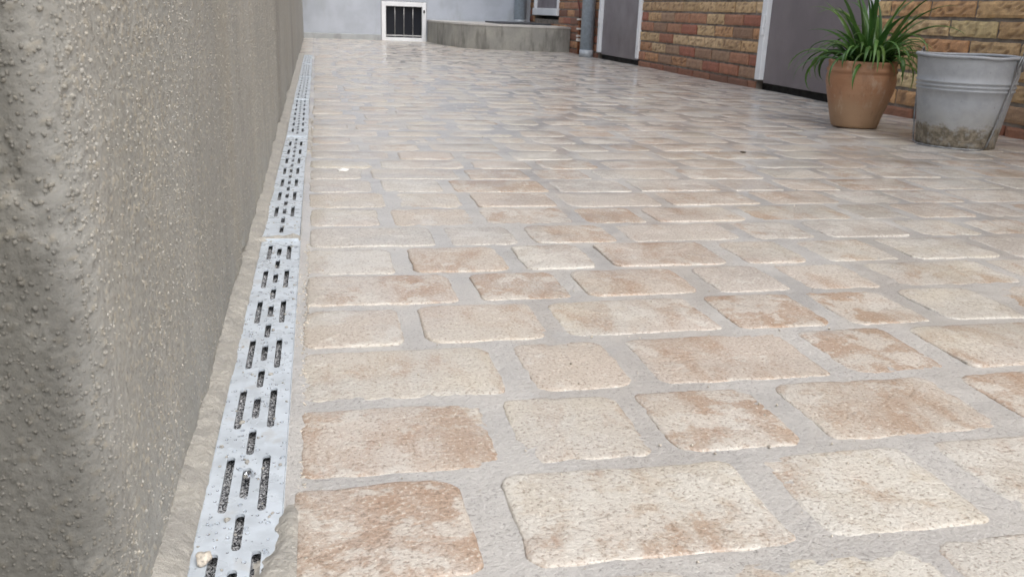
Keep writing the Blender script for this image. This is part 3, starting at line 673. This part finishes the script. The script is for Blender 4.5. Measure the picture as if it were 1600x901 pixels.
for k in range(int(HT/CH)):
    z0 = -.0245+CH*k+.006; z1 = z0+CH-.0115
    if k == 0: z0 = -.01
    runs = [b for b in bays if True]
    if z0 > DTOP-.02: runs = [(-.6, YR-.002, 'up')]
    if z1 < .25: runs = runs + [(7.71, 8.60, 'far')]
    for a, b, bay in runs:
        ph = {'near': 3.225-2*BL, 'mid': 5.400, 'far': 7.1, 'up': 0.0}[bay] + (BL/2 if k % 2 else 0)
        y = b - ((b-ph) % BL) if ((b-ph) % BL) > .03 else b-BL+0*ph
        ends = [b]
        while y > a+.03: ends.append(y); y -= BL*random.uniform(.985, 1.015)
        ends.append(a)
        for i in range(len(ends)-1):
            e1, e0 = ends[i]-(0.001 if i == 0 else .0055), ends[i+1]+(.001 if i == len(ends)-2 else .0055)
            if e1-e0 < .015: continue
            if bay == 'mid' and k < len(MID)+1 and k > 0: row = MID[k-1]; kind = PAL[row[min(i, len(row)-1)]]
            elif bay == 'near': kind = random.choices([YEL, TANB, RED], [.74, .2, .06])[0] if k > 1 else random.choice([TANB, BRN, DRK])
            elif bay == 'far': kind = random.choice([DRK, RED, DRK, TANB])
            else: kind = random.choices([YEL, RED, TANB], [.55, .3, .15])[0]
            if k == 0: kind = DRK
            full = z1 < .53 and e1 > 1.35 and bay != 'up'
            V, F, c, cr = brick_geo(e0, e1, z0, z1, kind, full)
            if bay == 'near' and kind is not DRK: c = np.minimum(.72, c*np.array([1.14, 1.14, 1.08]))
            if full and cnt < 298:
                o = mobj('brick', V, F, M['brick'], None, False, {'tint': c, 'crease': np.stack([cr]*3, -1)}); o.parent = wallm; cnt += 1
            else:
                uv.append(V); uc.append(np.tile(c, (len(V), 1))); uf += [tuple(i_+ub for i_ in f) for f in F]; ub += len(V)
ob = mobj('upper_bricks', np.concatenate(uv), uf, M['brick'], None, False, {'tint': np.concatenate(uc), 'crease': np.zeros((ub, 3))}); ob.parent = wallm; tag(ob, kind='stuff')

def door(y0, y1, zf, label):
    fw = .050
    d = box('door', WX+.012, WX+.046, y0+fw+.001, y1-fw-.001, (zf or .030), 2.06, M['door'], house, .003); d['label'] = label
    zb = zf+.06 if zf else .042
    box('door_frame', WX-.010, WX+.05, y1-fw, y1-.0005, zb, DTOP-.001, M['white'], d, .004)
    box('door_frame', WX-.010, WX+.05, y0+.0005, y0+fw, zb, DTOP-.001, M['white'], d, .004)
    box('door_frame', WX-.009, WX+.05, y0+fw, y1-fw, 2.062, DTOP-.001, M['white'], d, .004)
    if zf: box('threshold_or_shade_strip', WX-.022, WX+.05, y0+.0005, y1-.0005, zf-.002, zf+.0595, M['white'], d, .004)
    else: box('threshold_or_shade_strip', WX+.040, WX+.09, y0+.001, y1-.001, -.01, .041, M['black'], d, 0)  # black strip painted in for the shaded gap under the door
    box('room_dark', WX+.10, WX+.12, y0+.001, y1-.001, -.01, DTOP-.002, M['black'], d, 0)
    for zc in (.295, 1.75):
        if zf: zc += .3
        bm = bmesh.new(); yh = y1-fw+.004
        for i in range(3): tube(bm, [(WX-.016, yh, zc-.045+.031*i), (WX-.016, yh, zc-.045+.031*i+.0285)], .0065, 10)
        add_box(bm, WX-.0145, WX-.0105, yh+.004, yh+.034, zc-.044, zc+.047, .001, 1); bm_obj('hinge', bm, M['white'], d)
    return d
dB = door(*DOORS[0], 'grey flush door with white frame behind the plant pot')
dA = door(*DOORS[1], 'grey flush door with white frame beside the downpipe')
dC = door(*DOORS[2], 'grey door above the concrete step at the far corner')

# ---------------------------------------------------------------- pipes
pp = empty('downpipe', (WX-.045, 6.61, 0)); tag(pp, 'thick blue grey zinc downpipe standing beside the far grey door', 'downpipe')
PXc, PYc = WX-.055, 6.63
bm = bmesh.new(); tube(bm, [(PXc, PYc, .05), (PXc, PYc, 1.5), (PXc, PYc, 3.3)], .050, 24); bm_obj('pipe', bm, M['pipe'], pp, True)
bm = bmesh.new(); tube(bm, [(PXc, PYc, -.01), (PXc, PYc, .052)], .053, 24); bm_obj('shoe', bm, M['collar'], pp, True)
for zc in (.62, 1.9):
    bm = bmesh.new(); tube(bm, [(PXc, PYc, zc), (PXc, PYc, zc+.03)], .0525, 24); add_box(bm, PXc, WX, PYc-.008, PYc+.008, zc+.005, zc+.025); bm_obj('bracket', bm, M['collar'], pp)
p2 = empty('downpipe', (1.96, YR-.06, .2)); tag(p2, 'pale zinc downpipe on the blue grey wall above the step', 'downpipe')
bm = bmesh.new(); tube(bm, [(1.955, YR-.075, .2165), (1.955, YR-.075, 1.5), (1.955, YR-.075, 4.3)], .058, 24); bm_obj('pipe', bm, M['pipe'], p2, True)
bm = bmesh.new(); tube(bm, [(1.955, YR-.075, .2033), (1.955, YR-.075, .235)], .062, 24); bm_obj('shoe', bm, M['collar'], p2, True)
tp = empty('gas_pipe', (WX-.02, 6.98, 0)); tag(tp, 'thin rusty pipe with white clips left of the thick downpipe', 'pipe')
bm = bmesh.new(); tube(bm, [(WX-.018, 6.98, -.01), (WX-.018, 6.98, .27)], .011, 12); bm_obj('pipe', bm, M['copper'], tp, True)
bm = bmesh.new(); tube(bm, [(WX-.018, 6.98, .27), (WX-.016, 7.0, .33), (WX-.012, 7.06, .39), (WX-.010, 7.10, .43), (WX-.010, 7.11, .6), (WX-.010, 7.11, 1.6)], .006, 8); bm_obj('cable', bm, M['cable'], tp, True)
for zc in (.135, .19, .262):
    box('clip', WX-.034, WX-.001, 6.95, 7.01, zc, zc+.014, M['clip'], tp, .002)
box('valve', WX-.036, WX-.004, 6.966, 6.996, .10, .125, M['clip'], tp, .004)

# ---------------------------------------------------------------- terracotta pot and plant
PCX, PCY = 1.668, 2.512
pot = empty('flower_pot', (PCX, PCY, 0)); tag(pot, 'round terracotta pot with a rolled rim in front of the grey door', 'flower pot')
prof = [(.0, .004), (.072, .004), (.077, .006), (.080, .014), (.088, .040), (.100, .078), (.110, .112), (.1155, .138), (.1165, .155), (.1145, .166), (.1125, .1705), (.1165, .174), (.1175, .179), (.1145, .1835), (.1115, .187), (.1125, .195), (.1150, .2015), (.1140, .206), (.108, .207), (.103, .2045), (.101, .19), (.100, .17)]
prof = [(r*.90, z) for r, z in prof]
bm = bmesh.new(); lathe(bm, prof, 48, PCX, PCY, lambda a, z: .0012*math.sin(2*a+1)+.0009*math.sin(5*a+z*40)); bm_obj('pot_body', bm, M['terra'], pot, True)
bm = bmesh.new(); rg = lathe(bm, [(.091, .183), (.06, .188), (.02, .19)], 24, PCX, PCY, lambda a, z: 0); bm.faces.new(rg[-1]); bm_obj('soil', bm, M['soil'], pot, True)
plant = empty('strap_leaf_plant', (PCX, PCY, .185)); tag(plant, 'bushy green plant with long arching strap leaves in the terracotta pot', 'plant')
def leaf(bx_, by_, az, el, L, bend, wid, twist=0.0):
    n = 14; p = Vector((bx_, by_, .183)); V, F = [], []; e = el
    side0 = Vector((-math.sin(az+twist), math.cos(az+twist), 0))
    for i in range(n+1):
        t = i/n; d = Vector((math.cos(az)*math.cos(e), math.sin(az)*math.cos(e), math.sin(e)))
        w = wid*min(1, .55+t*2.2)*(1-max(0, (t-.45)/.55)**1.6)+.0004
        up = side0.cross(d).normalized()
        V += [p-side0*w+up*w*.35, p-up*w*.12, p+side0*w+up*w*.35]
        p = p+d*(L/n); e -= bend/n*(.25+1.5*t)
        if p.z < .012: e = max(e, -.1)
    for i in range(n):
        for j in (0, 1): F.append((3*i+j, 3*i+j+1, 3*i+j+4, 3*i+j+3))
    dry = random.random()**6
    o = mobj('leaf', V, F, M['leaf'], None, True, {'tint': np.array([random.random(), dry, 0, 1.0])}); o.parent = plant; o.location = (-PCX, -PCY, -.185)
rl = random.Random(21)
for i in range(130):
    az = rl.uniform(0, 2*math.pi); k = i/130
    rr = rl.uniform(0, .05)
    if k < .24: el, L, bend = rl.uniform(.98, 1.5), rl.uniform(.18, .34), rl.uniform(.5, 2.3)            # upright
    elif k < .62: el, L, bend = rl.uniform(.8, 1.4), rl.uniform(.13, .25), rl.uniform(1.6, 3.6)         # arching
    else: el, L, bend = rl.uniform(.45, 1.15), rl.uniform(.16, .29), rl.uniform(2.2, 4.0)                 # drooping over the rim
    leaf(PCX+.022+rr*math.cos(az), PCY+rr*math.sin(az), az+rl.uniform(-.9, .9), el, L, bend, rl.uniform(.0048, .0100) if k < .86 else rl.uniform(.003, .006), rl.uniform(-.9, .9))

# ---------------------------------------------------------------- zinc bucket
BX, BY = 1.742, 2.136
bk = empty('zinc_bucket', (BX, BY, 0)); tag(bk, 'dented galvanised zinc bucket with muddy foot and wire handle', 'bucket')
def br(z): return .100+(.1350-.100)*(z/.247)
prof = [(.0, .010), (.091, .010), (.093, .001), (.101, .0005), (br(.012), .012)]
for z in (.04, .07, .10, .13): prof.append((br(z), z))
for zc in (.156, .166, .177): prof += [(br(zc-.004), zc-.004), (br(zc)+.0032, zc-.0012), (br(zc)+.0032, zc+.0012), (br(zc+.004), zc+.004)]
for z in (.195, .215, .235): prof.append((br(z), z))
outer = prof + [(br(.240), .240)]
inner = [(br(.240)-.0012, .240), (br(.2)-.0014, .2), (br(.1)-.0014, .1), (br(.03)-.0014, .02), (.05, .0125), (.0, .0122)]
def dent(a, z): return (.0022*math.sin(2*a+.6)+.0014*math.sin(3*a+2.1))*(z/.24) - .006*math.exp(-((a-4.55)/.22)**2-((z-.245)/.05)**2) - .002*math.exp(-((a-3.9)/.2)**2-((z-.1)/.03)**2)
bm = bmesh.new(); lathe(bm, outer+inner, 72, BX, BY, dent); bm_obj('bucket_wall', bm, M['bucket'], bk, True)
bm = bmesh.new(); n = 72; rp = []
for k in range(n):
    a = 2*math.pi*k/n; r = br(.243)+dent(a, .243)+.0015; zr = .2435 + .0028*math.sin(3*a+.4)*.5 - .004*math.exp(-((a-4.55)/.25)**2)
    rp.append((a, r, zr))
rings = []
for a, r, zr in rp: rings.append([bm.verts.new((BX+(r+.0042*math.cos(q))*math.cos(a), BY+(r+.0042*math.cos(q))*math.sin(a), zr+.0042*math.sin(q))) for q in [2*math.pi*i/8 for i in range(8)]])
for k in range(n):
    for i in range(8): bm.faces.new((rings[k][i], rings[k][(i+1) % 8], rings[(k+1) % n][(i+1) % 8], rings[(k+1) % n][i]))
bm_obj('rim', bm, M['bucket'], bk, True)
ears = []                                   # one ear on the right, one at the back left
for ha in (R(-66), R(114)):
    t_ = Vector((-math.sin(ha), math.cos(ha), 0)); o_ = Vector((math.cos(ha), math.sin(ha), 0))
    c = Vector((BX, BY, .232)) + o_*(br(.225)+.004); bm = bmesh.new()
    pts = [c-t_*.014+Vector((0, 0, -.022)), c-t_*.012, c-t_*.008+Vector((0, 0, .016))+o_*.002, c+Vector((0, 0, .027))+o_*.002, c+t_*.008+Vector((0, 0, .016))+o_*.002, c+t_*.012, c+t_*.014+Vector((0, 0, -.022))]
    tube(bm, pts, .0028, 8); bm_obj('ear', bm, M['wire'], bk, True); ears.append(c)
hp = []                                     # bail handle dropped, its middle lying round the bucket's foot
for ang, z in ((-66, .25), (-67, .235), (-70, .19), (-73, .14), (-76, .09), (-80, .04), (-83, .012), (-88, .004), (-95, .0035), (-115, .0035), (-140, .0035), (-165, .0035), (-190, .0035), (-214, .006), (-222, .03), (-230, .09), (-238, .16), (-244, .22), (-246, .25)):
    r = br(z)+.0058; hp.append((BX+r*math.cos(R(ang)), BY+r*math.sin(R(ang)), z))
bm = bmesh.new(); tube(bm, hp, .0024, 8); bm_obj('handle', bm, M['wire'], bk, True)

# ---------------------------------------------------------------- small litter on the paving
def disc(name, x, y, rx, ry, mat, label, cat):
    bm = bmesh.new(); n = 14; z = float(hz(x, y))+.0016
    rim = [bm.verts.new((x+rx*math.cos(2*math.pi*k/n)*(1+.15*math.sin(3*k)), y+ry*math.sin(2*math.pi*k/n), z+.001*math.sin(2*k))) for k in range(n)]
    low = [bm.verts.new((v.co.x, v.co.y, v.co.z-.0008)) for v in rim]; t_ = bm.verts.new((x, y, z+.0022))
    for k in range(n): bm.faces.new((rim[k], rim[(k+1) % n], t_)); bm.faces.new((low[k], low[(k+1) % n], rim[(k+1) % n], rim[k]))
    bm.faces.new(low); tag(bm_obj(name, bm, mat, None, True), label, cat)
disc('petal', .043, 1.742, .011, .016, M['petal'], 'small white petal lying on the pavers near the drain', 'petal')
disc('plant_scrap', 1.02, 1.98, .007, .008, M['bits'], 'small dark scrap lying on the right hand pavers', 'scrap')

gv, gf = [], []
tb = bmesh.new(); bmesh.ops.create_icosphere(tb, subdivisions=1, radius=1); tv = np.array([v.co[:] for v in tb.verts]); tf = np.array([[v.index for v in f.verts] for f in tb.faces]); tb.free()
for i in range(700):
    y_ = .40+2.4*random.random()**1.6; x_ = random.uniform(-.02, .05+.75*y_); r = .0003+.0011*random.random()**3
    v = tv*r*(1+.8*(rng.random((len(tv), 1))-.5)); gv.append(v+[x_, y_, float(hz(x_, y_))+.0008]); gf.append(tf+len(tv)*(len(gv)-1))
tag(mobj('loose_sand_grains', np.concatenate(gv), np.concatenate(gf), M['silicone'], None, True), 'loose sand grains strewn over the near pavers', 'sand', kind='stuff')
